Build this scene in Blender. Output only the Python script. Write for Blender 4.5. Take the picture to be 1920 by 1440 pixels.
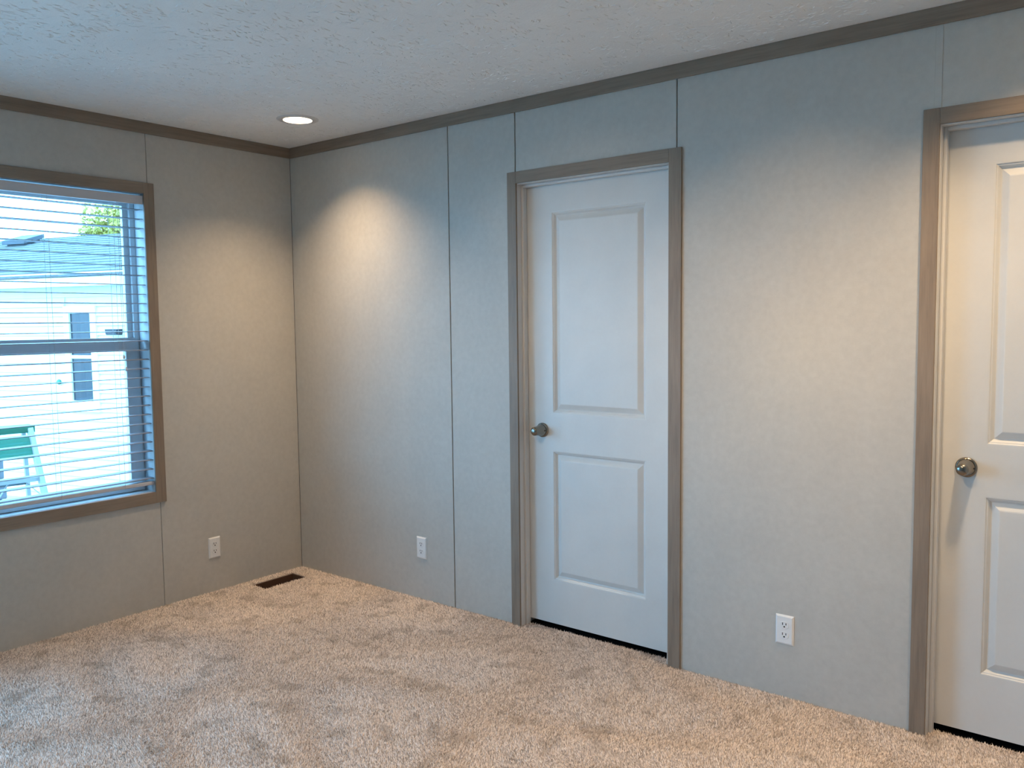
import bpy, bmesh, math, random
import numpy as np
from mathutils import Matrix, Vector

for o in list(bpy.data.objects):
    bpy.data.objects.remove(o, do_unlink=True)
SC = bpy.context.scene
COL = SC.collection

# ------------------------------------------------------------------ camera
# world: room corner at the origin, door wall in the plane y=0, window wall in the plane x=0, carpet at z=0
FPX, YAW, PITCH, ROLL = 1581.845, 0.67042, -0.07417, -0.01130
CAM = Vector((4.0727, -3.0952, 1.4442))
fw = Vector((-math.sin(YAW) * math.cos(PITCH), math.cos(YAW) * math.cos(PITCH), math.sin(PITCH)))
rt = Vector((math.cos(YAW), math.sin(YAW), 0))
up = rt.cross(fw)
c_, s_ = math.cos(ROLL), math.sin(ROLL)
rt, up = c_ * rt + s_ * up, -s_ * rt + c_ * up
cd = bpy.data.cameras.new('camera')
cd.sensor_width = 36.0
cd.lens = FPX / 1920 * 36
cd.clip_start = 0.05
cd.clip_end = 200
cam = bpy.data.objects.new('camera', cd)
COL.objects.link(cam)
cam.matrix_world = Matrix(((rt.x, up.x, -fw.x, CAM.x), (rt.y, up.y, -fw.y, CAM.y), (rt.z, up.z, -fw.z, CAM.z), (0, 0, 0, 1)))
SC.camera = cam

# ------------------------------------------------------------------ light and exposure
SKY_COLOR = (0.25, 0.60, 1.0)
SKY_STRENGTH = 12.6
LAMP_COLOR = (1.0, 0.71, 0.42)
LAMP_WATTS = (9.2, 9.8, 3.0, 9.5)      # corner, second door, two added over the carpet: by the window, by the doors
ADDED_SPOT_WATTS = 1.5  # unseen spotlights added to warm the door wall
SC.view_settings.view_transform = 'Standard'
SC.view_settings.look = 'None'
SC.view_settings.gamma = 1.0
SC.view_settings.exposure = 0.2
SC.view_settings.use_curve_mapping = False
world = bpy.data.worlds.new('overcast_sky')
SC.world = world
world.use_nodes = True
bg = world.node_tree.nodes['Background']
bg.inputs['Color'].default_value = (*SKY_COLOR, 1)
bg.inputs['Strength'].default_value = SKY_STRENGTH
try:
    SC.cycles.use_denoising = True
    SC.cycles.use_adaptive_sampling = True
    SC.cycles.adaptive_threshold = 0.03
    SC.cycles.max_bounces = 8
except Exception:
    pass

# ------------------------------------------------------------------ materials
def new_mat(name, color, rough=0.5, metal=0.0, spec=0.5):
    m = bpy.data.materials.new(name)
    m.use_nodes = True
    b = m.node_tree.nodes['Principled BSDF']
    b.inputs['Base Color'].default_value = (*color, 1)
    b.inputs['Roughness'].default_value = rough
    b.inputs['Metallic'].default_value = metal
    b.inputs['Specular IOR Level'].default_value = spec
    return m

def nodes(m):
    nt = m.node_tree
    return nt, nt.nodes['Principled BSDF']

def noise(nt, scale, detail=3.0, rough=0.5, stretch=None, coord='Object'):
    tc = nt.nodes.new('ShaderNodeTexCoord')
    n = nt.nodes.new('ShaderNodeTexNoise')
    n.inputs['Scale'].default_value = scale
    n.inputs['Detail'].default_value = detail
    n.inputs['Roughness'].default_value = rough
    if stretch:
        mp = nt.nodes.new('ShaderNodeMapping')
        mp.inputs['Scale'].default_value = stretch
        nt.links.new(tc.outputs[coord], mp.inputs['Vector'])
        nt.links.new(mp.outputs['Vector'], n.inputs['Vector'])
    else:
        nt.links.new(tc.outputs[coord], n.inputs['Vector'])
    return n.outputs['Fac']

def ramp(nt, fac, stops):
    r = nt.nodes.new('ShaderNodeValToRGB')
    e = r.color_ramp.elements
    while len(e) < len(stops):
        e.new(0.5)
    for el, (p, c) in zip(e, stops):
        el.position = p
        el.color = (*c, 1)
    nt.links.new(fac, r.inputs['Fac'])
    return r.outputs['Color']

def mixc(nt, a, b, fac, mode='MIX'):
    m = nt.nodes.new('ShaderNodeMix')
    m.data_type = 'RGBA'
    m.blend_type = mode
    if isinstance(fac, float):
        m.inputs['Factor'].default_value = fac
    else:
        nt.links.new(fac, m.inputs['Factor'])
    nt.links.new(a, m.inputs['A'])
    nt.links.new(b, m.inputs['B'])
    return m.outputs['Result']

def bump(nt, b, height, strength, dist):
    n = nt.nodes.new('ShaderNodeBump')
    n.inputs['Strength'].default_value = strength
    n.inputs['Distance'].default_value = dist
    nt.links.new(height, n.inputs['Height'])
    nt.links.new(n.outputs['Normal'], b.inputs['Normal'])

def sc(c, k):
    return tuple(x * k for x in c)

def mottled(name, c, amp=0.05, scale=38, rough=0.55, bumpd=0.0006):
    m = new_mat(name, c, rough)
    nt, b = nodes(m)
    a = ramp(nt, noise(nt, scale, 5, 0.65), [(0.3, sc(c, 1 - amp)), (0.7, sc(c, 1 + amp))])
    d = ramp(nt, noise(nt, scale * 0.12, 2), [(0.3, (0.95, 0.95, 0.95)), (0.7, (1, 1, 1))])
    nt.links.new(mixc(nt, a, d, 1.0, 'MULTIPLY'), b.inputs['Base Color'])
    bump(nt, b, noise(nt, scale * 5, 3), 0.35, bumpd)
    return m

def wood(name, c, axis):
    m = new_mat(name, c, 0.5)
    nt, b = nodes(m)
    st = [16.0, 16.0, 16.0]
    st[axis] = 0.9
    g = noise(nt, 5, 6, 0.65, tuple(st))
    st2 = [3.0, 3.0, 3.0]
    st2[axis] = 0.7
    k = noise(nt, 4, 2, 0.5, tuple(st2))
    a = ramp(nt, g, [(0.3, sc(c, 0.78)), (0.5, c), (0.72, sc(c, 1.16))])
    d = ramp(nt, k, [(0.3, (0.86, 0.84, 0.82)), (0.65, (1, 1, 1))])
    nt.links.new(mixc(nt, a, d, 1.0, 'MULTIPLY'), b.inputs['Base Color'])
    bump(nt, b, g, 0.2, 0.0006)
    return m

TRIM = (0.265, 0.203, 0.152)
M = {}
M['wall'] = mottled('wall_vinyl', (0.53, 0.51, 0.465))
M['core'] = new_mat('wall_core', (0.035, 0.032, 0.03), 0.9)
M['ceiling'] = mottled('ceiling_paint', (0.88, 0.865, 0.83), 0.02, 20, 0.85, 0.004)
M['trim'] = [wood('trim_wood_along_x', TRIM, 0), wood('trim_wood_along_y', TRIM, 1), wood('trim_wood_along_z', TRIM, 2)]
M['door'] = mottled('door_paint', (0.68, 0.675, 0.65), 0.012, 60, 0.38, 0.0002)
M['jamb'] = mottled('jamb_paint', (0.66, 0.65, 0.63), 0.012, 50, 0.42, 0.0002)
M['vinyl'] = new_mat('window_vinyl', (0.66, 0.67, 0.68), 0.4)
M['sill'] = new_mat('window_jamb_paint', (0.62, 0.63, 0.65), 0.45)
M['slat'] = new_mat('blind_slat_silhouette', (0.27, 0.28, 0.31), 0.5)  # white slats darkened in colour to stand out as backlit silhouettes
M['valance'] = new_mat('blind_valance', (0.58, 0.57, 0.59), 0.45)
M['cord'] = new_mat('blind_cord', (0.55, 0.56, 0.58), 0.8)
M['plate'] = new_mat('outlet_plastic', (0.80, 0.80, 0.79), 0.35)
M['black'] = new_mat('socket_hole', (0.006, 0.006, 0.006), 0.8)
M['nickel'] = new_mat('brushed_nickel', (0.27, 0.24, 0.20), 0.24, 1.0)
M['gap_shade'] = new_mat('gap_shade_black', (0.004, 0.004, 0.004), 0.9, 0, 0.1)  # shade of the unlit gap under the doors, put into the colour
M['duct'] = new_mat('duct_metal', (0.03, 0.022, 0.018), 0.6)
M['subfloor'] = new_mat('subfloor_edge', (0.12, 0.055, 0.03), 0.8)
M['ring'] = new_mat('lamp_trim', (0.62, 0.61, 0.60), 0.4)
M['reflector'] = new_mat('lamp_reflector', (0.80, 0.78, 0.72), 0.35)

# carpet: flecked beige pile
def carpet_mat(name, pile):
    c = (0.745, 0.64, 0.575) if pile else (0.56, 0.47, 0.415)
    m = new_mat(name, c, 0.95, 0, 0.15)
    nt, b = nodes(m)
    stops = [(0.0, sc(c, 0.38)), (0.22, sc(c, 0.72)), (0.50, c), (0.85, sc(c, 1.22)), (1.0, (0.93, 0.87, 0.82))]
    if pile:
        at = nt.nodes.new('ShaderNodeAttribute')
        at.attribute_name = 'fleck'
        a = ramp(nt, at.outputs['Fac'], stops)
    else:
        a = ramp(nt, noise(nt, 240, 2, 0.6), [(0.3 + 0.4 * p, q) for p, q in stops])
    d = ramp(nt, noise(nt, 8.5, 2, 0.5), [(0.34, (0.74, 0.73, 0.71)), (0.44, (1, 1, 1))])
    nt.links.new(mixc(nt, a, d, 1.0, 'MULTIPLY'), b.inputs['Base Color'])
    if not pile:
        bump(nt, b, noise(nt, 260, 3, 0.7), 1.0, 0.006)
    return m
M['carpet'] = carpet_mat('carpet_backing', False)
M['pile'] = carpet_mat('carpet_pile', True)

def glass_mat():
    m = bpy.data.materials.new('window_glass')
    m.use_nodes = True
    nt = m.node_tree
    nt.nodes.clear()
    out = nt.nodes.new('ShaderNodeOutputMaterial')
    tr = nt.nodes.new('ShaderNodeBsdfTransparent')
    tr.inputs['Color'].default_value = (0.93, 0.96, 0.96, 1)
    gl = nt.nodes.new('ShaderNodeBsdfGlossy')
    gl.inputs['Roughness'].default_value = 0.02
    mx = nt.nodes.new('ShaderNodeMixShader')
    mx.inputs['Fac'].default_value = 0.05
    nt.links.new(tr.outputs[0], mx.inputs[1])
    nt.links.new(gl.outputs[0], mx.inputs[2])
    nt.links.new(mx.outputs[0], out.inputs['Surface'])
    return m
M['glass'] = glass_mat()

def emit_mat(name, c, s):
    m = new_mat(name, (0.8, 0.8, 0.8), 0.5)
    nt, b = nodes(m)
    b.inputs['Emission Color'].default_value = (*c, 1)
    b.inputs['Emission Strength'].default_value = s
    return m
M['lens'] = emit_mat('lamp_lens', (1.0, 0.80, 0.62), 9.0)

# outside
M['siding'] = new_mat('siding', (0.64, 0.62, 0.58), 0.6)
M['fascia'] = new_mat('fascia', (0.76, 0.76, 0.75), 0.6)
M['roof'] = mottled('shingles', (0.105, 0.105, 0.10), 0.25, 20, 0.9, 0.002)
M['roofbox'] = new_mat('roof_vent_metal', (0.040, 0.045, 0.055), 0.6)
M['farglass'] = new_mat('dark_pane', (0.015, 0.018, 0.024), 0.25)
M['fixture'] = new_mat('fixture_plastic', (0.006, 0.008, 0.014), 0.5)
M['green'] = new_mat('green_plastic', (0.004, 0.125, 0.070), 0.45)
M['alu'] = new_mat('ladder_rail', (0.32, 0.32, 0.31), 0.5)
M['alu2'] = new_mat('ladder_brace', (0.05, 0.06, 0.065), 0.5)
M['slab'] = mottled('grey_slab', (0.09, 0.09, 0.10), 0.1, 10, 0.9)
M['ground'] = mottled('gravel_ground', (0.42, 0.41, 0.39), 0.3, 6, 0.95, 0.01)
M['bark'] = new_mat('bark', (0.06, 0.045, 0.03), 0.9)
M['leaf'] = mottled('yellow_green_leaf', (0.40, 0.34, 0.07), 0.35, 3, 0.7)
M['extwall'] = new_mat('exterior_wall', (0.6, 0.6, 0.58), 0.7)

# ------------------------------------------------------------------ mesh helpers
def wpos(o):
    p = Vector((0, 0, 0))
    while o is not None:
        p += o.location
        o = o.parent
    return p

def tag(o, label=None, cat=None, group=None, kind=None):
    if label: o['label'] = label
    if cat: o['category'] = cat
    if group: o['group'] = group
    if kind: o['kind'] = kind
    return o

def empty(name, loc):
    o = bpy.data.objects.new(name, None)
    o.empty_display_size = 0.1
    COL.objects.link(o)
    o.location = loc
    return o

def mesh_obj(name, verts, faces, mat, parent=None, smooth=False, origin=None):
    """verts in world space; the object's origin goes to the middle of its base unless given"""
    v = np.asarray(verts, float)
    if origin is None:
        lo, hi = v.min(0), v.max(0)
        origin = ((lo[0] + hi[0]) / 2, (lo[1] + hi[1]) / 2, lo[2])
    origin = Vector(origin)
    me = bpy.data.meshes.new(name)
    me.from_pydata([tuple(p) for p in (v - np.array(origin))], [], faces)
    me.materials.append(mat)
    bm = bmesh.new()
    bm.from_mesh(me)
    bmesh.ops.recalc_face_normals(bm, faces=bm.faces)
    bm.to_mesh(me)
    bm.free()
    if smooth:
        me.polygons.foreach_set('use_smooth', [True] * len(me.polygons))
    o = bpy.data.objects.new(name, me)
    COL.objects.link(o)
    if parent is not None:
        o.parent = parent
        o.location = origin - wpos(parent)
    else:
        o.location = origin
    return o

BOXF = [(0, 3, 2, 1), (4, 5, 6, 7), (0, 1, 5, 4), (1, 2, 6, 5), (2, 3, 7, 6), (3, 0, 4, 7)]
def boxv(lo, hi):
    x0, y0, z0 = lo
    x1, y1, z1 = hi
    return [(x0, y0, z0), (x1, y0, z0), (x1, y1, z0), (x0, y1, z0), (x0, y0, z1), (x1, y0, z1), (x1, y1, z1), (x0, y1, z1)]

def box(name, lo, hi, mat, parent=None, bevel=0.0, seg=2):
    lo, hi = [min(a, b) for a, b in zip(lo, hi)], [max(a, b) for a, b in zip(lo, hi)]
    o = mesh_obj(name, boxv(lo, hi), BOXF, mat, parent)
    if bevel:
        bm = bmesh.new()
        bm.from_mesh(o.data)
        bmesh.ops.bevel(bm, geom=list(bm.edges), offset=bevel, segments=seg, affect='EDGES', profile=0.5)
        bm.to_mesh(o.data)
        bm.free()
    return o

def join_boxes(name, items, mat, parent=None):
    V, F = [], []
    for lo, hi in items:
        k = len(V)
        V += boxv(lo, hi)
        F += [tuple(i + k for i in f) for f in BOXF]
    return mesh_obj(name, V, F, mat, parent)

def twin(src, parent, loc):
    o = src.copy()
    COL.objects.link(o)
    o.parent = parent
    o.location = Vector(loc) - (wpos(parent) if parent else Vector((0, 0, 0)))
    return o

def bar(name, p, q, w, d, mat, parent, side=(0, 0, 1)):
    """rectangular bar from p to q; w along the side direction, d across"""
    p, q = Vector(p), Vector(q)
    t = (q - p).normalized()
    a = Vector(side)
    a = (a - t * a.dot(t)).normalized()
    b = t.cross(a)
    V = []
    for c in (p, q):
        for i, j in ((-1, -1), (1, -1), (1, 1), (-1, 1)):
            V.append(tuple(c + a * (i * w / 2) + b * (j * d / 2)))
    return mesh_obj(name, V, BOXF, mat, parent)

def plate(name, A, B, holes, c0, c1, fn, mat, parent=None):
    """a slab over the rectangle A x B with rectangular holes; fn(a, b, c) gives the point"""
    xa = sorted({A[0], A[1], *[h[0] for h in holes], *[h[1] for h in holes]})
    xb = sorted({B[0], B[1], *[h[2] for h in holes], *[h[3] for h in holes]})
    xa = [x for x in xa if A[0] <= x <= A[1]]
    xb = [x for x in xb if B[0] <= x <= B[1]]
    na, nb = len(xa), len(xb)
    V, idx, F = [], {}, []
    def vid(i, j, c):
        k = (i, j, c)
        if k not in idx:
            idx[k] = len(V)
            V.append(fn(xa[i], xb[j], (c0, c1)[c]))
        return idx[k]
    def solid(i, j):
        if not (0 <= i < na - 1 and 0 <= j < nb - 1):
            return False
        ma, mb = (xa[i] + xa[i + 1]) / 2, (xb[j] + xb[j + 1]) / 2
        return not any(h[0] < ma < h[1] and h[2] < mb < h[3] for h in holes)
    for i in range(na - 1):
        for j in range(nb - 1):
            if not solid(i, j):
                continue
            for c in (0, 1):
                F.append((vid(i, j, c), vid(i + 1, j, c), vid(i + 1, j + 1, c), vid(i, j + 1, c)))
            for (di, dj, e) in ((-1, 0, ((i, j), (i, j + 1))), (1, 0, ((i + 1, j), (i + 1, j + 1))), (0, -1, ((i, j), (i + 1, j))), (0, 1, ((i, j + 1), (i + 1, j + 1)))):
                if not solid(i + di, j + dj):
                    (p, q), (r, s) = e
                    F.append((vid(p, q, 0), vid(r, s, 0), vid(r, s, 1), vid(p, q, 1)))
    return mesh_obj(name, V, F, mat, parent)

def lathe(name, prof, origin, axis, mat, parent, n=32, smooth=True):
    """profile [(radius, height)] turned about axis through origin"""
    ax = Vector(axis).normalized()
    t = Vector((0, 0, 1)) if abs(ax.z) < 0.9 else Vector((1, 0, 0))
    a = t.cross(ax).normalized()
    b = ax.cross(a)
    o = Vector(origin)
    V, F, rings = [], [], []
    for r, h in prof:
        if r < 1e-6:
            rings.append([len(V)])
            V.append(tuple(o + ax * h))
        else:
            rings.append(list(range(len(V), len(V) + n)))
            for k in range(n):
                th = 2 * math.pi * k / n
                V.append(tuple(o + ax * h + a * (r * math.cos(th)) + b * (r * math.sin(th))))
    for p, q in zip(rings, rings[1:]):
        for k in range(n):
            k2 = (k + 1) % n
            if len(p) == 1 and len(q) == 1:
                continue
            if len(p) == 1:
                F.append((p[0], q[k], q[k2]))
            elif len(q) == 1:
                F.append((p[k], p[k2], q[0]))
            else:
                F.append((p[k], p[k2], q[k2], q[k]))
    return mesh_obj(name, V, F, mat, parent, smooth)

# ------------------------------------------------------------------ room shell
RX, RY, RZ = 4.46, -4.30, 2.451
TOP = 2.66
LAMPS = [(0.61, -0.41), (3.75, -0.43), (1.35, -2.40), (2.90, -1.55)]  # last two are added to brighten the carpet
D1 = 0.0
D2 = 1.7735
OPEN = (1.638, 2.450, 2.092)      # rough opening of the first door: left, right, top
DOORHOLES = [(OPEN[0] + d, OPEN[1] + d, -0.2, OPEN[2]) for d in (D1, D2)]
WIN = dict(r=-0.880, l=-1.862, b=0.582, t=2.112)   # rough opening of the window

# floor with the register hole
VENT = (0.064, 0.190, -0.392, -0.118)
fl = plate('floor', (-0.14, RX + 0.1), (RY - 0.1, 1.0), [VENT], -0.016, -0.005, lambda a, b, c: (a, b, c), M['carpet'])
tag(fl, 'beige flecked cut pile carpet covering the whole bedroom floor', 'carpet', kind='structure')
rs = np.random.default_rng(7)
def pile():
    n = 640000
    x = rs.uniform(0.0, RX, n)
    y = rs.uniform(-3.1, 0.11, n)
    keep = (y > 0.76 * x - 3.85)
    inside = (y < -0.002)
    for d in (D1, D2):
        inside |= (x > 1.660 + d) & (x < 2.428 + d)
    keep &= inside & (y < 0.062)
    mg = 0.003
    keep &= ~((x > VENT[0] - mg) & (x < VENT[1] + mg) & (y > VENT[2] - mg) & (y < VENT[3] + mg))
    x, y = x[keep][:430000], y[keep][:430000]
    n = len(x)
    # pile leans in slowly turning directions where it has been walked on
    ang = 2.2 * np.sin(x * 5.1 + 1.7 * np.sin(y * 4.3)) + 2.0 * np.sin(y * 6.7 + 1.3 * np.sin(x * 3.1)) + rs.normal(0, 0.9, n)
    lean = np.clip(rs.normal(0.0035, 0.002, n), 0, 0.009)
    h = rs.uniform(0.006, 0.012, n)
    r = rs.uniform(0.0018, 0.0030, n)
    th = rs.uniform(0, 2 * np.pi, n)
    base = np.stack([x, y, np.full(n, -0.0065)], -1)
    V = np.empty((n, 4, 3))
    for k in range(3):
        a = th + k * 2 * np.pi / 3
        V[:, k] = base + np.stack([r * np.cos(a), r * np.sin(a), np.zeros(n)], -1)
    V[:, 3] = base + np.stack([lean * np.cos(ang), lean * np.sin(ang), h], -1)
    me = bpy.data.meshes.new('carpet_pile')
    me.vertices.add(n * 4)
    me.vertices.foreach_set('co', V.ravel())
    i0 = np.arange(n)[:, None] * 4
    tri = np.concatenate([i0 + np.array([[0, 1, 3]]), i0 + np.array([[1, 2, 3]]), i0 + np.array([[2, 0, 3]])], 1).reshape(-1, 3)
    me.loops.add(tri.size)
    me.loops.foreach_set('vertex_index', tri.ravel())
    me.polygons.add(len(tri))
    me.polygons.foreach_set('loop_start', np.arange(len(tri)) * 3)
    me.polygons.foreach_set('loop_total', np.full(len(tri), 3))
    at = me.attributes.new('fleck', 'FLOAT', 'POINT')
    at.data.foreach_set('value', np.repeat(rs.uniform(0, 1, n), 4))
    me.update()
    me.materials.append(M['pile'])
    o = bpy.data.objects.new('carpet_pile', me)
    COL.objects.link(o)
    o.parent = fl
    o.location = -wpos(fl)
    o['kind'] = 'stuff'
    return o
pile()

# ceiling with holes for the lamps, and its stomped texture
HS = 0.0705
ce = plate('ceiling', (-0.14, RX + 0.1), (RY - 0.1, 0.5), [(x - HS, x + HS, y - HS, y + HS) for x, y in LAMPS], RZ, RZ + 0.018, lambda a, b, c: (a, b, c), M['ceiling'])
tag(ce, 'white stomp textured ceiling with recessed lamps', 'ceiling', kind='structure')
def ridges():
    V, F = [], []
    for c in range(2300):
        cx, cy = rs.uniform(0.05, RX), rs.uniform(-3.6, -0.08)
        a0 = rs.uniform(0, math.pi)
        for k in range(int(rs.integers(5, 15))):
            rr, ra = abs(rs.normal(0, 0.07)), rs.uniform(0, 2 * math.pi)
            px, py = cx + rr * math.cos(ra), cy + rr * math.sin(ra)
            if not (0.03 < px < RX - 0.03 and -4 < py < -0.03):
                continue
            if any((px - lx) ** 2 + (py - ly) ** 2 < 0.135 ** 2 for lx, ly in LAMPS):
                continue
            a = a0 + rs.normal(0, 0.45)
            L, w, h = rs.uniform(0.006, 0.022), rs.uniform(0.0012, 0.0028), rs.uniform(0.0008, 0.0026)
            ux, uy = math.cos(a), math.sin(a)
            bend = rs.normal(0, 0.25) * L
            i = len(V)
            for t, hh in ((-1, 0.0), (0, h), (1, 0.0)):
                mx, my = px + ux * L * t - uy * bend * (t * t), py + uy * L * t + ux * bend * (t * t)
                V.append((mx - uy * w, my + ux * w, RZ + 0.0002))
                V.append((mx, my, RZ - hh - 0.0003))
                V.append((mx + uy * w, my - ux * w, RZ + 0.0002))
            for s in (0, 3):
                F.append((i + s, i + s + 1, i + s + 4, i + s + 3))
                F.append((i + s + 1, i + s + 2, i + s + 5, i + s + 4))
    o = mesh_obj('texture_ridges', V, F, M['ceiling'], ce)
    o['kind'] = 'stuff'
ridges()
at_ = box('roof', (-0.5, RY - 0.5, TOP), (RX + 0.5, 1.1, TOP + 0.06), M['extwall'])
tag(at_, 'flat roof deck above the bedroom ceiling', 'roof', kind='structure')

# window wall
W2 = (-4.08, -2.28, 0.20, 2.10)      # added wide window of the same wall, unseen, lets in more daylight
wl = plate('wall_left', (RY - 0.1, 1.0), (-0.75, TOP), [(WIN['l'], WIN['r'], WIN['b'], WIN['t']), W2], -0.140, -0.012, lambda a, b, c: (c, a, b), M['core'])
tag(wl, 'pale mottled vinyl panel wall around the window', 'wall', kind='structure')
SW = -0.8716
g = 0.0015
def wall_panel_x(y0, y1, z0, z1):
    return box('panel', (-0.012, y0, z0), (0.0, y1, z1), M['wall'], wl, 0.0012)
wall_panel_x(SW + g, -0.0015, -0.015, RZ)
plate('panel', (-2.09, SW - g), (-0.015, RZ), [(WIN['l'], WIN['r'], WIN['b'], WIN['t'])], -0.012, 0.0, lambda a, b, c: (c, a, b), M['wall'], wl)
plate('panel', (RY, -2.093), (-0.015, RZ), [W2], -0.012, 0.0, lambda a, b, c: (c, a, b), M['wall'], wl)

# door wall
wr = plate('wall_right', (0.0, RX + 0.1), (-0.016, TOP), DOORHOLES, 0.012, 0.105, lambda a, b, c: (a, c, b), M['core'])
tag(wr, 'pale mottled vinyl panel wall holding the two white doors', 'wall', kind='structure')
def wall_panel_y(x0, x1, z0, z1):
    return box('panel', (x0, 0.0, z0), (x1, 0.012, z1), M['wall'], wr, 0.0012)
wall_panel_y(0.0, 1.2315, -0.015, RZ)
plate('panel', (1.2385, 1.6482), (-0.015, RZ), [(OPEN[0], 1.6482, -0.015, OPEN[2])], 0.0, 0.012, lambda a, b, c: (a, c, b), M['wall'], wr)
wall_panel_y(1.6545, 2.4675, OPEN[2], RZ)
wall_panel_y(2.4725, 3.4075, -0.015, RZ)
plate('panel', (3.4290, RX), (-0.015, RZ), [(3.4290, OPEN[1] + D2, -0.015, OPEN[2])], 0.0, 0.012, lambda a, b, c: (a, c, b), M['wall'], wr)
box('batten', (3.4070, -0.0015, OPEN[2]), (3.4295, 0.012, RZ), M['wall'], wr, 0.0008)
# dark box added behind each door to seal out the sky light
for d in (D1, D2):
    a, b = OPEN[0] + d - 0.02, OPEN[1] + d + 0.02
    join_boxes('door_light_seal', [((a, 0.95, -0.016), (b, 0.97, OPEN[2] + 0.03)), ((a - 0.02, 0.105, -0.016), (a, 0.97, OPEN[2] + 0.03)), ((b, 0.105, -0.016), (b + 0.02, 0.97, OPEN[2] + 0.03)), ((a - 0.02, 0.105, OPEN[2] + 0.01), (b + 0.02, 0.97, OPEN[2] + 0.03))], M['core'], wr)
wn = box('wall_near', (-0.14, RY - 0.1, -0.016), (RX + 0.1, RY, TOP), M['wall'])
tag(wn, 'plain panel wall behind the viewer', 'wall', kind='structure')
wb = box('wall_rear', (RX, RY, -0.016), (RX + 0.1, 0.0, TOP), M['wall'])
tag(wb, 'plain panel wall beside the second door', 'wall', kind='structure')

# crown boards
CB = 2.3932
t1 = box('trim_1', (0.0, RY, CB), (0.010, -0.010, RZ), M['trim'][1], None, 0.0015)
tag(t1, 'taupe wood crown board above the window', 'crown board', kind='structure')
t2 = box('trim_2', (0.0, -0.010, CB), (RX, 0.0, RZ), M['trim'][0], None, 0.0015)
tag(t2, 'taupe wood crown board above the two doors', 'crown board', kind='structure')

# ------------------------------------------------------------------ doors
def ring(x0, x1, z0, z1, i, y):
    return [(x0 + i, y, z0 + i), (x1 - i, y, z0 + i), (x1 - i, y, z1 - i), (x0 + i, y, z1 - i)]

def make_door(name, d, label):
    root = empty(name, (2.043 + d, 0.0, 0.0))
    tag(root, label, 'door', kind='structure')
    k = 0.010                                    # casing thickness
    kx = lambda x: x + (CAM.x - x) / 3.0952 * k   # the visible edge lies on the board's front face
    L0, L1, R0, R1 = kx(1.6011 + d), kx(1.6521 + d), kx(2.4333 + d), kx(2.4897 + d)
    T0, T1 = 2.073, 2.126
    box('casing_board', (L0, -k, -0.008), (L1, 0.0, T1), M['trim'][2], root, 0.0012)
    box('casing_board', (R0, -k, -0.008), (R1, 0.0, T1), M['trim'][2], root, 0.0012)
    box('casing_board', (L1, -k, T0), (R0, 0.0, T1), M['trim'][0], root, 0.0012)
    j0, j1, jt = 1.657 + d, 2.431 + d, 2.070
    box('jamb', (OPEN[0] + d, 0.0, -0.015), (j0, 0.115, jt), M['jamb'], root, 0.001)
    box('jamb', (j1, 0.0, -0.015), (OPEN[1] + d, 0.115, jt), M['jamb'], root, 0.001)
    box('jamb', (OPEN[0] + d, 0.0, jt), (OPEN[1] + d, 0.115, OPEN[2]), M['jamb'], root, 0.001)
    s0, s1 = 0.034, 0.063
    box('stop_strip', (j0, s0, -0.006), (j0 + 0.012, s1, jt), M['jamb'], root, 0.002)
    box('stop_strip', (j1 - 0.012, s0, -0.006), (j1, s1, jt), M['jamb'], root, 0.002)
    box('stop_strip', (j0 + 0.012, s0, jt - 0.012), (j1 - 0.012, s1, jt), M['jamb'], root, 0.002)
    y0, y1 = 0.065, 0.100
    a, b, z0, z1 = j0 + 0.003, j1 - 0.003, 0.0215, jt - 0.004
    P = [(1.8045 + d, 2.2965 + d, 1.017, 1.9395), (1.8045 + d, 2.2965 + d, 0.230, 0.8425)]
    leaf = plate('leaf', (a, b), (z0, z1), [(p[0], p[1], p[2], p[3]) for p in P], y0, y1, lambda u, w, c: (u, c, w), M['door'], root)
    prof = [(0, 0), (0.004, 0.0005), (0.007, 0.0038), (0.010, 0.0045), (0.018, 0.0140), (0.020, 0.0146), (0.0220, 0.0140), (0.042, 0.0030), (0.045, 0.0022), (0.046, 0.0020)]
    for p in P:
        V, F = [], []
        for i, dep in prof:
            V += ring(*p, i, y0 + dep)
        n = len(prof)
        for r in range(n - 1):
            for q in range(4):
                F.append((r * 4 + q, r * 4 + (q + 1) % 4, r * 4 + 4 + (q + 1) % 4, r * 4 + 4 + q))
        F.append(tuple((n - 1) * 4 + q for q in range(4)))
        bk = len(V)
        V += ring(*p, 0, y1 - 0.004)
        for q in range(4):
            F.append((q, (q + 1) % 4, bk + (q + 1) % 4, bk + q))
        F.append((bk, bk + 1, bk + 2, bk + 3))
        mesh_obj('raised_panel', V, F, M['door'], leaf)
    box('gap_shade', (j0 + 0.001, 0.064, -0.005), (j1 - 0.001, 0.50, -0.002), M['gap_shade'], root)  # black strip standing in for the shade under the leaf
    kx_, kz = 1.7475 + d, 0.936
    lathe('rosette', [(0, 0.0), (0.0335, 0.0), (0.0340, 0.004), (0.0325, 0.0075), (0.0295, 0.0092), (0, 0.0092)], (kx_, y0, kz), (0, -1, 0), M['nickel'], leaf)
    kn = lathe('knob', [(0, 0.0092), (0.0288, 0.0092), (0.0275, 0.014), (0.0258, 0.021), (0.0236, 0.031), (0.0216, 0.042), (0.0206, 0.052), (0.0208, 0.060), (0.0195, 0.068), (0.0150, 0.0735), (0.0080, 0.0758), (0, 0.0762)], (kx_, y0, kz), (0, -1, 0), M['nickel'], leaf)
    tag(kn, 'brushed nickel knob')
    lathe('keyhole', [(0, 0.0), (0.0030, 0.0), (0.0030, 0.0030), (0, 0.0030)], (kx_ + 0.0246, y0 - 0.0185, kz), (0.95, -0.28, 0), M['black'], leaf, 12)
    return root
make_door('door_1', D1, 'white two panel door between the outlets, shown in full with its taupe casing')
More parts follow.
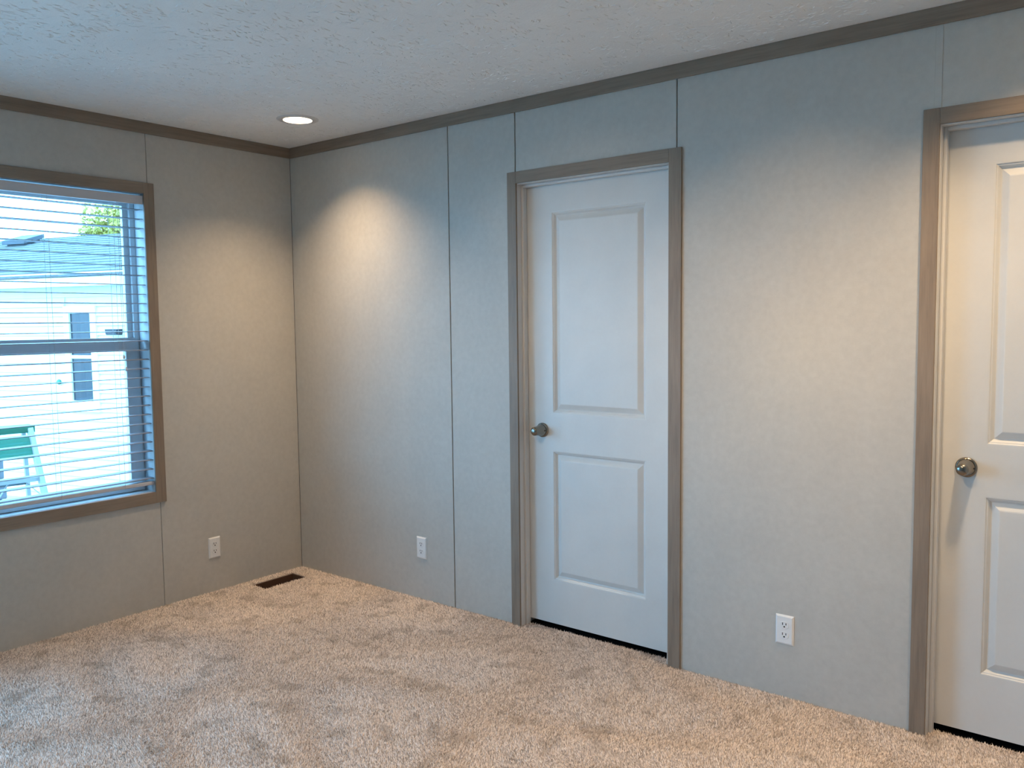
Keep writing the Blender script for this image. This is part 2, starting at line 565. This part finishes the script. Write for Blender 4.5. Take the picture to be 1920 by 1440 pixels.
make_door('door_2', D2, 'white two panel door cut off by the picture edge, warmly lit from above')

# ------------------------------------------------------------------ window
w1 = empty('window_1', (-0.07, -1.371, 0.60))
tag(w1, 'white vinyl single hung window with taupe wood casing', 'window', kind='structure')
k = 0.010
ky = lambda y: y + (CAM.y - y) / 4.0727 * k
kz_ = lambda z: z + (CAM.z - z) / 4.0727 * k
Yo, Yi = ky(-0.8371), ky(-0.8912)
Zt, Zti, Zb, Zbi = kz_(2.153), kz_(2.0994), kz_(0.5385), kz_(0.5953)
Lo, Li = -1.371 * 2 - Yo, -1.371 * 2 - Yi
box('casing_board', (0, Yi, Zb), (k, Yo, Zt), M['trim'][2], w1, 0.0012)
box('casing_board', (0, Lo, Zb), (k, Li, Zt), M['trim'][2], w1, 0.0012)
box('casing_board', (0, Li, Zti), (k, Yi, Zt), M['trim'][1], w1, 0.0012)
box('casing_board', (0, Li, Zb), (k, Yi, Zbi), M['trim'][1], w1, 0.0012)
JR, JL, JB, JT = -0.8935, -1.8485, 0.5975, 2.0975
box('jamb_liner', (-0.140, JR, WIN['b']), (0.0, WIN['r'], WIN['t']), M['sill'], w1)
box('jamb_liner', (-0.140, WIN['l'], WIN['b']), (0.0, JL, WIN['t']), M['sill'], w1)
box('jamb_liner', (-0.140, JL, JT), (0.0, JR, WIN['t']), M['sill'], w1)
box('jamb_liner', (-0.140, JL, WIN['b']), (0.0, JR, JB), M['sill'], w1)
# vinyl main frame
fx0, fx1 = -0.138, -0.098
fwid = 0.026
for nm, lo, hi in (('vinyl_frame', (fx0, JR - fwid, JB), (fx1, JR, JT)), ('vinyl_frame', (fx0, JL, JB), (fx1, JL + fwid, JT)), ('vinyl_frame', (fx0, JL + fwid, JT - fwid), (fx1, JR - fwid, JT)), ('vinyl_frame', (fx0, JL + fwid, JB), (fx1, JR - fwid, JB + fwid))):
    box(nm, lo, hi, M['vinyl'], w1, 0.002)
def sash(name, x0, x1, y0, y1, z0, z1, st, rb, rtp):
    s = plate(name, (y0, y1), (z0, z1), [(y0 + st, y1 - st, z0 + rb, z1 - rtp)], x0, x1, lambda a, b, c: (c, a, b), M['vinyl'], w1)
    box('glazing_bead', (x1, y1 - st, z0 + rb), (x1 + 0.004, y1 - st + 0.008, z1 - rtp), M['vinyl'], s, 0.0015)
    box('glazing_bead', (x1, y0 + st - 0.008, z0 + rb), (x1 + 0.004, y0 + st, z1 - rtp), M['vinyl'], s, 0.0015)
    xm = (x0 + x1) / 2
    box('pane', (xm - 0.002, y0 + st, z0 + rb), (xm + 0.002, y1 - st, z1 - rtp), M['glass'], s)
    return s
sash('upper_sash', -0.134, -0.118, JL + fwid, JR - fwid, 1.325, JT - fwid, 0.028, 0.045, 0.028)
sash('lower_sash', -0.114, -0.090, JL + 0.012, JR - 0.012, JB + 0.004, 1.384, 0.068, 0.055, 0.066)

# unseen wide window added to the same wall for extra daylight
def make_added_window(name, label, fn, a0, a1, z0, z1, gax):
    w = empty(name, fn((a0 + a1) / 2, 0.0, z0))
    tag(w, label, 'window', kind='structure')
    def pt(lo, hi, nm, mat, par, bv=0.001):
        return box(nm, fn(*lo), fn(*hi), mat, par, bv)
    e = 0.054
    pt((a0 - e, 0.0, z0 - e), (a0, -k, z1 + e), 'casing_board', M['trim'][2], w)
    pt((a1, 0.0, z0 - e), (a1 + e, -k, z1 + e), 'casing_board', M['trim'][2], w)
    pt((a0, 0.0, z1), (a1, -k, z1 + e), 'casing_board', M['trim'][gax], w)
    pt((a0, 0.0, z0 - e), (a1, -k, z0), 'casing_board', M['trim'][gax], w)
    f = 0.05
    pt((a0, 0.06, z0), (a0 + f, 0.09, z1), 'vinyl_frame', M['vinyl'], w)
    pt((a1 - f, 0.06, z0), (a1, 0.09, z1), 'vinyl_frame', M['vinyl'], w)
    pt((a0 + f, 0.06, z1 - f), (a1 - f, 0.09, z1), 'vinyl_frame', M['vinyl'], w)
    pt((a0 + f, 0.06, z0), (a1 - f, 0.09, z0 + f), 'vinyl_frame', M['vinyl'], w)
    am = (a0 + a1) / 2
    pt((am - 0.03, 0.06, z0 + f), (am + 0.03, 0.09, z1 - f), 'mullion', M['vinyl'], w)
    pt((a0 + f, 0.073, z0 + f), (am - 0.03, 0.077, z1 - f), 'pane', M['glass'], w, 0)
    pt((am + 0.03, 0.073, z0 + f), (a1 - f, 0.077, z1 - f), 'pane', M['glass'], w, 0)
make_added_window('added_window', 'added wide white window letting more daylight in along the window wall, outside the picture', lambda a, d, z: (-d, a, z), *W2, 1)

# daylight guides for the renderer at the window opening (a portal gives off no light of its own)
def portal(loc, rot, w, h):
    pl = bpy.data.lights.new('window_portal', 'AREA')
    pl.shape = 'RECTANGLE'
    pl.size, pl.size_y = w, h
    pl.cycles.is_portal = True
    po = bpy.data.objects.new('window_portal', pl)
    COL.objects.link(po)
    po.location = loc
    po.rotation_euler = rot
R90 = math.radians(90)
portal((-0.15, (JR + JL) / 2, (JT + JB) / 2), (0, -R90, 0), JT - JB, JR - JL)
portal((-0.15, (W2[0] + W2[1]) / 2, (W2[2] + W2[3]) / 2), (0, -R90, 0), W2[3] - W2[2], W2[1] - W2[0])

# ------------------------------------------------------------------ blind
bl = empty('window_blind', (-0.031, -1.371, 0.61))
tag(bl, 'white horizontal slat blind hanging open inside the window casing', 'blind')
b0, b1 = JL + 0.004, JR - 0.004
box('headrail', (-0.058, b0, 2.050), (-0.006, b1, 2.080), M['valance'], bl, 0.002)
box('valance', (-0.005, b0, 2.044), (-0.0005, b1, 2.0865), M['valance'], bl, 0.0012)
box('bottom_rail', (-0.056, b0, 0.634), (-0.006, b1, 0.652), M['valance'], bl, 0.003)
def slat_mesh():
    V, F = [], []
    n = 6
    for e in (0, 1):
        y = (b0, b1)[e]
        for i in range(n + 1):
            u = i / n * 2 - 1
            x = -0.031 + 0.025 * u
            z = 0.0022 * (1 - u * u)
            V.append((x, y, z + 0.0013))
        for i in range(n + 1):
            u = 1 - i / n * 2
            x = -0.031 + 0.025 * u
            z = 0.0022 * (1 - u * u)
            V.append((x, y, z - 0.0013))
    m = 2 * (n + 1)
    for i in range(m):
        F.append((i, (i + 1) % m, m + (i + 1) % m, m + i))
    F.append(tuple(range(m)))
    F.append(tuple(range(m, 2 * m)))
    return V, F
V, F = slat_mesh()
first = None
PITCHS = 0.0466
rnd = random.Random(3)
for i in range(30):
    z = 2.019 - PITCHS * i
    if z < 0.662:
        break
    if first is None:
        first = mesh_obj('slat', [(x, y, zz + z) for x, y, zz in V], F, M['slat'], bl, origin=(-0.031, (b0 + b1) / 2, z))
        o = first
    else:
        o = twin(first, bl, (-0.031, (b0 + b1) / 2, z))
    o.rotation_euler = (rnd.uniform(-0.0012, 0.0012), math.radians(rnd.uniform(-2.2, 2.2)), 0)
for y in (-1.048, -1.352, -1.371 * 2 + 1.048):
    for x in (-0.0575, -0.0045):
        box('ladder_cord', (x - 0.0006, y - 0.0007, 0.634), (x + 0.0006, y + 0.0007, 2.055), M['cord'], bl)
for y, z0 in ((-1.030, 1.30), (-1.022, 1.24)):
    box('lift_cord', (0.0005, y - 0.0007, z0), (0.0019, y + 0.0007, 2.05), M['cord'], bl)
    lathe('cord_tassel', [(0, 0), (0.0045, 0.002), (0.0055, 0.012), (0.002, 0.022), (0, 0.023)], (0.0035, y, z0 - 0.02), (0, 0, 1), M['plate'], bl, 10)

# ------------------------------------------------------------------ outlets
def make_outlet(center, face, label):
    """face 'y' on the door wall (looks towards -y), 'x' on the window wall (looks towards +x)"""
    root = empty('wall_outlet', center)
    tag(root, label, 'outlet', 'duplex wall outlets')
    cx, cy, cz = center
    def P(u, w, v):
        return (cx + u, cy - w, cz + v) if face == 'y' else (cx + w, cy + u, cz + v)
    hw, hh = 0.035, 0.057
    V = []
    for i, w in ((0, 0.0), (0, 0.002), (0.006, 0.0065), (0.0075, 0.0068)):
        for su, sv in ((-1, -1), (1, -1), (1, 1), (-1, 1)):
            V.append(P(su * (hw - i), w, sv * (hh - i)))
    F = [(r * 4 + q, r * 4 + (q + 1) % 4, r * 4 + 4 + (q + 1) % 4, r * 4 + 4 + q) for r in range(3) for q in range(4)]
    F += [(12, 13, 14, 15), (0, 1, 2, 3)]
    mesh_obj('cover_plate', V, F, M['plate'], root)
    for v0 in (0.0195, -0.0195):
        n = 20
        V, F = [], []
        for w, s in ((0.0060, 1.0), (0.0076, 1.0), (0.0080, 0.96)):
            for q in range(n):
                a = 2 * math.pi * q / n
                u = max(-0.0165, min(0.0165, 0.0190 * math.cos(a))) * s
                V.append(P(u, w, v0 + 0.0142 * math.sin(a) * s))
        for r in range(2):
            for q in range(n):
                F.append((r * n + q, r * n + (q + 1) % n, r * n + n + (q + 1) % n, r * n + n + q))
        F.append(tuple(2 * n + q for q in range(n)))
        rc = mesh_obj('receptacle', V, F, M['plate'], root)
        for u, hgt in ((-0.0064, 0.0048), (0.0064, 0.0040)):
            lo, hi = P(u - 0.0014, 0.0070, v0 + 0.0045 - hgt), P(u + 0.0014, 0.0083, v0 + 0.0045 + hgt)
            box('slot', lo, hi, M['black'], rc)
        ax = (0, -1, 0) if face == 'y' else (1, 0, 0)
        lathe('ground_hole', [(0, 0.007), (0.0032, 0.007), (0.0032, 0.0083), (0, 0.0083)], P(0, 0, v0 - 0.0062), ax, M['black'], rc, 10)
    return root
make_outlet((2.9316, 0.0, 0.2617), 'y', 'white duplex outlet on the wall between the two doors')
make_outlet((1.0065, 0.0, 0.2710), 'y', 'white duplex outlet on the door wall, near the room corner')
make_outlet((0.0, -0.5766, 0.2384), 'x', 'white duplex outlet in shade on the window wall, right of the window')

# ------------------------------------------------------------------ floor register opening
fv = empty('floor_vent', ((VENT[0] + VENT[1]) / 2, (VENT[2] + VENT[3]) / 2, -0.22))
tag(fv, 'open dark floor register hole cut in the carpet at the room corner', 'vent')
x0, x1, y0, y1 = VENT
e = 0.004
join_boxes('subfloor_edge', [((x0, y0, -0.05), (x0 + e, y1, -0.009)), ((x1 - e, y0, -0.05), (x1, y1, -0.009)), ((x0 + e, y0, -0.05), (x1 - e, y0 + e, -0.009)), ((x0 + e, y1 - e, -0.05), (x1 - e, y1, -0.009))], M['subfloor'], fv)
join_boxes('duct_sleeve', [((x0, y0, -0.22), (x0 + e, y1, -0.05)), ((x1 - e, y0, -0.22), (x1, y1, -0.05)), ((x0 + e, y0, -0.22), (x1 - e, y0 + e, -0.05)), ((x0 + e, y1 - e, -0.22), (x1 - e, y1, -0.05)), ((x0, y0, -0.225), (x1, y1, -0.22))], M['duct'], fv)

# ------------------------------------------------------------------ recessed lamps
def make_lamp(x, y, watts, label):
    root = empty('recessed_light', (x, y, RZ))
    tag(root, label, 'ceiling light', 'recessed ceiling lights')
    lathe('trim_ring', [(0.0700, 0.0), (0.0690, -0.0045), (0.0720, -0.0062), (0.0900, -0.0050), (0.1010, -0.0015), (0.1020, 0.0)], (x, y, RZ), (0, 0, 1), M['ring'], root, 48)
    lathe('reflector', [(0.0700, -0.001), (0.0680, 0.020), (0.0640, 0.052)], (x, y, RZ), (0, 0, 1), M['reflector'], root, 48)
    lathe('lens', [(0.0640, 0.052), (0.045, 0.0515), (0, 0.051)], (x, y, RZ), (0, 0, 1), M['lens'], root, 32)
    ld = bpy.data.lights.new('lamp_light', 'AREA')
    ld.shape = 'DISK'
    ld.size = 0.110
    ld.color = LAMP_COLOR
    ld.energy = watts
    ld.spread = math.radians(108)
    lo = bpy.data.objects.new('lamp_light', ld)
    COL.objects.link(lo)
    lo.parent = root
    lo.location = (0, 0, 0.047)
    return root
for (x, y), wt, lb in zip(LAMPS, LAMP_WATTS, ('lit round recessed ceiling light near the room corner', 'recessed ceiling light in front of the door cut off by the picture edge', 'added recessed light brightening the carpet in front of the window, outside the picture', 'added recessed light brightening the carpet in front of the two doors, outside the picture')):
    make_lamp(x, y, wt, lb)

# unseen lamps added to warm the middle of the door wall
def make_added_spot(x, y, aim, watts, label):
    root = empty('added_spotlight', (x, y, RZ))
    tag(root, label, 'spotlight', 'added fill spotlights')
    lathe('canopy', [(0, -0.018), (0.045, -0.018), (0.050, -0.012), (0.050, 0.0), (0, 0.0)], (x, y, RZ), (0, 0, 1), M['ring'], root, 24)
    lathe('stem', [(0, -0.075), (0.008, -0.075), (0.008, -0.016), (0, -0.016)], (x, y, RZ), (0, 0, 1), M['ring'], root, 12)
    p = Vector((x, y, RZ - 0.095))
    d = (Vector(aim) - p).normalized()
    lathe('lamp_head', [(0, -0.055), (0.040, -0.050), (0.048, -0.030), (0.050, 0.060), (0.047, 0.060), (0.044, 0.030), (0, 0.029)], p, d, M['ring'], root, 24)
    lathe('lens', [(0, 0.031), (0.043, 0.031), (0.043, 0.033), (0, 0.034)], p, d, M['lens'], root, 24)
    ld = bpy.data.lights.new('added_spot_light', 'AREA')
    ld.shape = 'DISK'
    ld.size = 0.08
    ld.color = LAMP_COLOR
    ld.energy = watts
    ld.spread = math.radians(44)
    lo = bpy.data.objects.new('added_spot_light', ld)
    COL.objects.link(lo)
    lo.parent = root
    lo.location = p + d * 0.038 - Vector((x, y, RZ))
    lo.rotation_euler = d.to_track_quat('-Z', 'Y').to_euler()
make_added_spot(2.10, -2.20, (2.00, 0.0, 1.40), ADDED_SPOT_WATTS * 0.6, 'added unseen spotlight warming the fully shown door, outside the picture')
make_added_spot(3.10, -1.95, (2.98, 0.0, 1.33), ADDED_SPOT_WATTS, 'added unseen spotlight warming the wall between the doors, outside the picture')

# ------------------------------------------------------------------ outside: ground, neighbouring house
GZ = -0.75
gr = plate('ground', (-40, 30), (-35, 40), [(-0.10, RX + 0.1, RY - 0.1, 1.0)], GZ - 0.2, GZ, lambda a, b, c: (a, b, c), M['ground'])
tag(gr, 'pale gravel yard outside the window', 'ground', kind='structure')

HA = Vector((-5.8, 1.9, 0))
HD = Vector((0.961, 0.276, 0)).normalized()
HN = Vector((HD.y, -HD.x, 0))
def H(s, n, z):
    """s along the neighbour's wall, n out from it towards us"""
    p = HA + HD * s + HN * n
    return (p.x, p.y, z)
def hbox(name, s0, s1, n0, n1, z0, z1, mat, parent):
    V = [H(s0, n0, z0), H(s1, n0, z0), H(s1, n1, z0), H(s0, n1, z0), H(s0, n0, z1), H(s1, n0, z1), H(s1, n1, z1), H(s0, n1, z1)]
    return mesh_obj(name, V, BOXF, mat, parent)
S0, S1, DEP = -9.0, 1.3, 4.2
nh = empty('neighbour_house', H(-3.8, -2.1, GZ))
tag(nh, 'white lap sided house with grey shingle roof seen through the window', 'house')
hbox('house_core', S0, S1, -DEP, -0.03, GZ, 1.95, M['siding'], nh)
lap = 0.1165
WS0, WS1, WZ0, WZ1 = -0.845, -0.495, 0.53, 1.60
zb = 1.80
i = 0
def lapboard(s0, s1, z):
    V = [H(s0, -0.03, z), H(s1, -0.03, z), H(s1, 0.0, z), H(s0, 0.0, z), H(s0, -0.03, z + lap), H(s1, -0.03, z + lap), H(s1, -0.024, z + lap), H(s0, -0.024, z + lap)]
    return mesh_obj('siding_board', V, BOXF, M['siding'], nh)
z = 1.80 - lap * 0
while z > GZ + 0.1:
    if z + lap > WZ0 - 0.10 and z < WZ1 + 0.10:
        lapboard(S0, WS0 - 0.09, z)
        lapboard(WS1 + 0.09, S1, z)
    else:
        lapboard(S0, S1, z)
    z -= lap
# eaves
hbox('soffit', S0 - 0.2, S1 + 0.2, -0.03, 0.25, 1.925, 1.945, M['siding'], nh)
hbox('fascia', S0 - 0.2, S1 + 0.2, 0.25, 0.27, 1.915, 2.075, M['fascia'], nh)
def roof_z(n):
    return 2.085 + 0.33 * (0.25 - n)
RN = -2.1
V = [H(S0 - 0.2, 0.29, roof_z(0.29) - 0.05), H(S1 + 0.2, 0.29, roof_z(0.29) - 0.05), H(S1 + 0.2, RN, roof_z(RN) - 0.05), H(S0 - 0.2, RN, roof_z(RN) - 0.05), H(S0 - 0.2, 2 * RN - 0.29, roof_z(0.29) - 0.05), H(S1 + 0.2, 2 * RN - 0.29, roof_z(0.29) - 0.05), H(S0 - 0.2, RN, 1.93), H(S1 + 0.2, RN, 1.93)]
mesh_obj('roof_deck', V, [(0, 1, 2, 3), (3, 2, 5, 4), (0, 3, 6), (3, 4, 6), (1, 7, 2), (2, 7, 5), (0, 6, 7, 1), (6, 4, 5, 7)], M['roof'], nh)
# shingle courses
V, F = [], []
n = 0.30
ex = 0.145
while n > RN + 0.02:
    n2 = max(n - ex - 0.02, RN)
    k0 = len(V)
    for s in (S0 - 0.22, S1 + 0.22):
        V += [H(s, n, roof_z(n) - 0.040), H(s, n, roof_z(n) - 0.016), H(s, n2, roof_z(n2) - 0.030), H(s, n2, roof_z(n2) - 0.048)]
    for q in range(4):
        F.append((k0 + q, k0 + (q + 1) % 4, k0 + 4 + (q + 1) % 4, k0 + 4 + q))
    F += [(k0, k0 + 1, k0 + 2, k0 + 3), (k0 + 4, k0 + 5, k0 + 6, k0 + 7)]
    n -= ex
sh = mesh_obj('shingle_courses', V, F, M['roof'], nh)
sh['kind'] = 'stuff'
# roof vent box
def rbox(name, s0, s1, n0, n1, h0, h1, mat, parent):
    V = [H(s, nn, roof_z(nn) + h) for h in (h0, h1) for (s, nn) in ((s0, n0), (s1, n0), (s1, n1), (s0, n1))]
    return mesh_obj(name, V, BOXF, mat, parent)
rv = rbox('roof_vent', -3.98, -3.60, -1.86, -1.60, -0.02, 0.015, M['fixture'], nh)
rbox('vent_hood', -4.03, -3.55, -1.90, -1.55, 0.015, 0.075, M['roofbox'], rv)
# small window
wf = hbox('window', WS0, WS1, -0.02, -0.012, WZ0, WZ1, M['farglass'], nh)
hbox('window_trim', WS0 - 0.09, WS0, -0.03, 0.012, WZ0 - 0.09, WZ1 + 0.09, M['fascia'], wf)
hbox('window_trim', WS1, WS1 + 0.09, -0.03, 0.012, WZ0 - 0.09, WZ1 + 0.09, M['fascia'], wf)
hbox('window_trim', WS0, WS1, -0.03, 0.012, WZ1, WZ1 + 0.09, M['fascia'], wf)
hbox('window_trim', WS0, WS1, -0.03, 0.012, WZ0 - 0.09, WZ0, M['fascia'], wf)
hbox('window_sill', WS0 - 0.10, WS1 + 0.10, -0.03, 0.030, WZ0 - 0.13, WZ0 - 0.09, M['fascia'], wf)
hbox('meeting_rail', WS0, WS1, -0.015, 0.004, 1.05, 1.09, M['fascia'], wf)
# lamp like fixture and green disc on the siding
fx = empty('wall_fixture', H(-0.093, 0.0, 1.335))
tag(fx, 'dark oblong fixture on the white siding right of the small window', 'fixture')
V = [H(s, n, zz) for (n, sl, z0_, z1_) in ((0.0, 0.115, 1.335, 1.405), (0.05, 0.115, 1.335, 1.405), (0.075, 0.095, 1.345, 1.400)) for (s, zz) in ((-0.093 - sl * 0.85, z0_), (-0.093 + sl * 0.85, z0_), (-0.093 + sl, z1_), (-0.093 - sl, z1_))]
F = [(r * 4 + q, r * 4 + (q + 1) % 4, r * 4 + 4 + (q + 1) % 4, r * 4 + 4 + q) for r in range(2) for q in range(4)] + [(0, 1, 2, 3), (8, 9, 10, 11)]
mesh_obj('housing', V, F, M['fixture'], fx)
hbox('lens_strip', -0.093 - 0.07, -0.093 + 0.07, 0.074, 0.079, 1.360, 1.372, M['roofbox'], fx)
gd = lathe('green_disc', [(0, 0.0), (0.030, 0.0), (0.034, 0.010), (0.028, 0.022), (0, 0.026)], H(-1.062, 0.001, 0.757), HN, M['green'], None, 20)
tag(gd, 'small round green disc on the white siding left of the small window', 'disc')

# ------------------------------------------------------------------ step ladder
LC = Vector((-2.445, -0.652, 0))
LF = Vector((0.985, -0.17, 0)).normalized()    # climbing side
LA = Vector((0.17, 0.985, 0)).normalized()     # along the steps
def Lp(a, f, z):
    p = LC + LA * a + LF * f
    return (p.x, p.y, z)
lad = empty('step_ladder', (LC.x, LC.y, GZ))
tag(lad, 'pale step ladder with green top cap standing outside the window', 'ladder')
ZT = 0.735
HL = ZT - GZ
def lbox(name, a0, a1, f0, f1, z0, z1, mat, parent):
    V = [Lp(a0, f0, z0), Lp(a1, f0, z0), Lp(a1, f1, z0), Lp(a0, f1, z0), Lp(a0, f0, z1), Lp(a1, f0, z1), Lp(a1, f1, z1), Lp(a0, f1, z1)]
    return mesh_obj(name, V, BOXF, mat, parent)
lbox('top_cap', -0.155, 0.155, -0.10, 0.075, ZT - 0.045, ZT, M['green'], lad)
ff = lambda z: 0.06 + (ZT - z) * 0.40
fb = lambda z: -0.08 - (ZT - z) * 0.24
aw = lambda z: 0.122 + (ZT - z) * 0.075
for sgn in (-1, 1):
    bar('front_rail', Lp(sgn * aw(ZT - 0.02), ff(ZT - 0.02), ZT - 0.02), Lp(sgn * aw(GZ), ff(GZ), GZ), 0.030, 0.070, M['alu'], lad, LA)
    bar('rear_rail', Lp(sgn * aw(ZT - 0.02) * 0.9, fb(ZT - 0.02), ZT - 0.02), Lp(sgn * aw(GZ) * 0.95, fb(GZ), GZ), 0.025, 0.045, M['alu'], lad, LA)
    bar('spreader', Lp(sgn * aw(0.1), ff(0.1), 0.10), Lp(sgn * aw(0.1) * 0.93, fb(0.1), 0.12), 0.012, 0.022, M['alu2'], lad, (0, 0, 1))
zs = [GZ + 0.285 * q for q in range(1, 5)]
for zz in zs:
    w = aw(zz)
    lbox('step', -w + 0.01, w - 0.01, ff(zz) - 0.055, ff(zz) + 0.03, zz - 0.03, zz, M['alu'], lad)
    wb_ = w * 0.92
    bar('rear_brace', Lp(-wb_, fb(zz - 0.1), zz - 0.1), Lp(wb_, fb(zz - 0.1), zz - 0.1), 0.02, 0.03, M['alu2'], lad, (0, 0, 1))
    bar('step_brace', Lp(-w + 0.02, ff(zz - 0.12), zz - 0.12), Lp(-w * 0.35, ff(zz) - 0.01, zz - 0.03), 0.015, 0.006, M['alu'], lad, LF)
    bar('step_brace', Lp(w - 0.02, ff(zz - 0.12), zz - 0.12), Lp(w * 0.35, ff(zz) - 0.01, zz - 0.03), 0.015, 0.006, M['alu'], lad, LF)
V = []
for f_ in (0.0, 0.012):
    for a_, z_ in ((-1, ZT - 0.215), (1, ZT - 0.215), (1, ZT - 0.06), (-1, ZT - 0.06)):
        V.append(Lp(a_ * (aw(z_) - 0.02), ff(z_) + 0.015 + f_, z_))
mesh_obj('front_board', V, BOXF, M['green'], lad)

# grey slabs stacked near the ladder
st = empty('slab_stack', (-4.75, 0.0, GZ))
tag(st, 'grey concrete slabs stacked on the ground behind the step ladder', 'slab stack')
for q in range(5):
    box('slab', (-5.15 + 0.02 * (q % 2), -0.55, GZ + 0.19 * q), (-4.62 + 0.015 * (q % 2), 0.12 - 0.01 * (q % 3), GZ + 0.19 * q + 0.18), M['slab'], st, 0.01)

# ------------------------------------------------------------------ tree behind the house
tr = empty('leafy_tree', (-15.6, 7.4, GZ))
tag(tr, 'yellow green tree rising behind the grey roof', 'tree')
lathe('trunk', [(0.22, -0.02), (0.16, 0.8), (0.13, 2.2), (0.05, 4.2), (0, 4.6)], (-15.6, 7.4, GZ), (0, 0, 1), M['bark'], tr, 12)
for q in range(7):
    a = q * 2.4
    p = Vector((-15.6, 7.4, GZ + 1.9 + 0.28 * q))
    bar('branch', p, p + Vector((math.cos(a) * 1.2, math.sin(a) * 1.2, 0.9)), 0.05, 0.05, M['bark'], tr, (0, 0, 1))
V, F = [], []
for q in range(16000):
    d = rs.normal(0, 1, 3)
    d /= np.linalg.norm(d)
    rr = rs.uniform(0.35, 1.0) ** 0.5 * (1 + 0.16 * math.sin(d[0] * 7 + d[2] * 5) + 0.12 * math.sin(d[1] * 9))
    p = np.array([-15.6, 7.4, 2.95]) + d * rr * np.array([1.45, 1.45, 1.45])
    t = rs.normal(0, 1, 3); t /= np.linalg.norm(t)
    u = np.cross(t, rs.normal(0, 1, 3)); u /= np.linalg.norm(u)
    k0 = len(V)
    L, w = rs.uniform(0.05, 0.09), rs.uniform(0.025, 0.045)
    V += [tuple(p - t * L), tuple(p + u * w), tuple(p + t * L), tuple(p - u * w)]
    F.append((k0, k0 + 1, k0 + 2, k0 + 3))
lf = mesh_obj('leaves', V, F, M['leaf'], tr)
lf['kind'] = 'stuff'
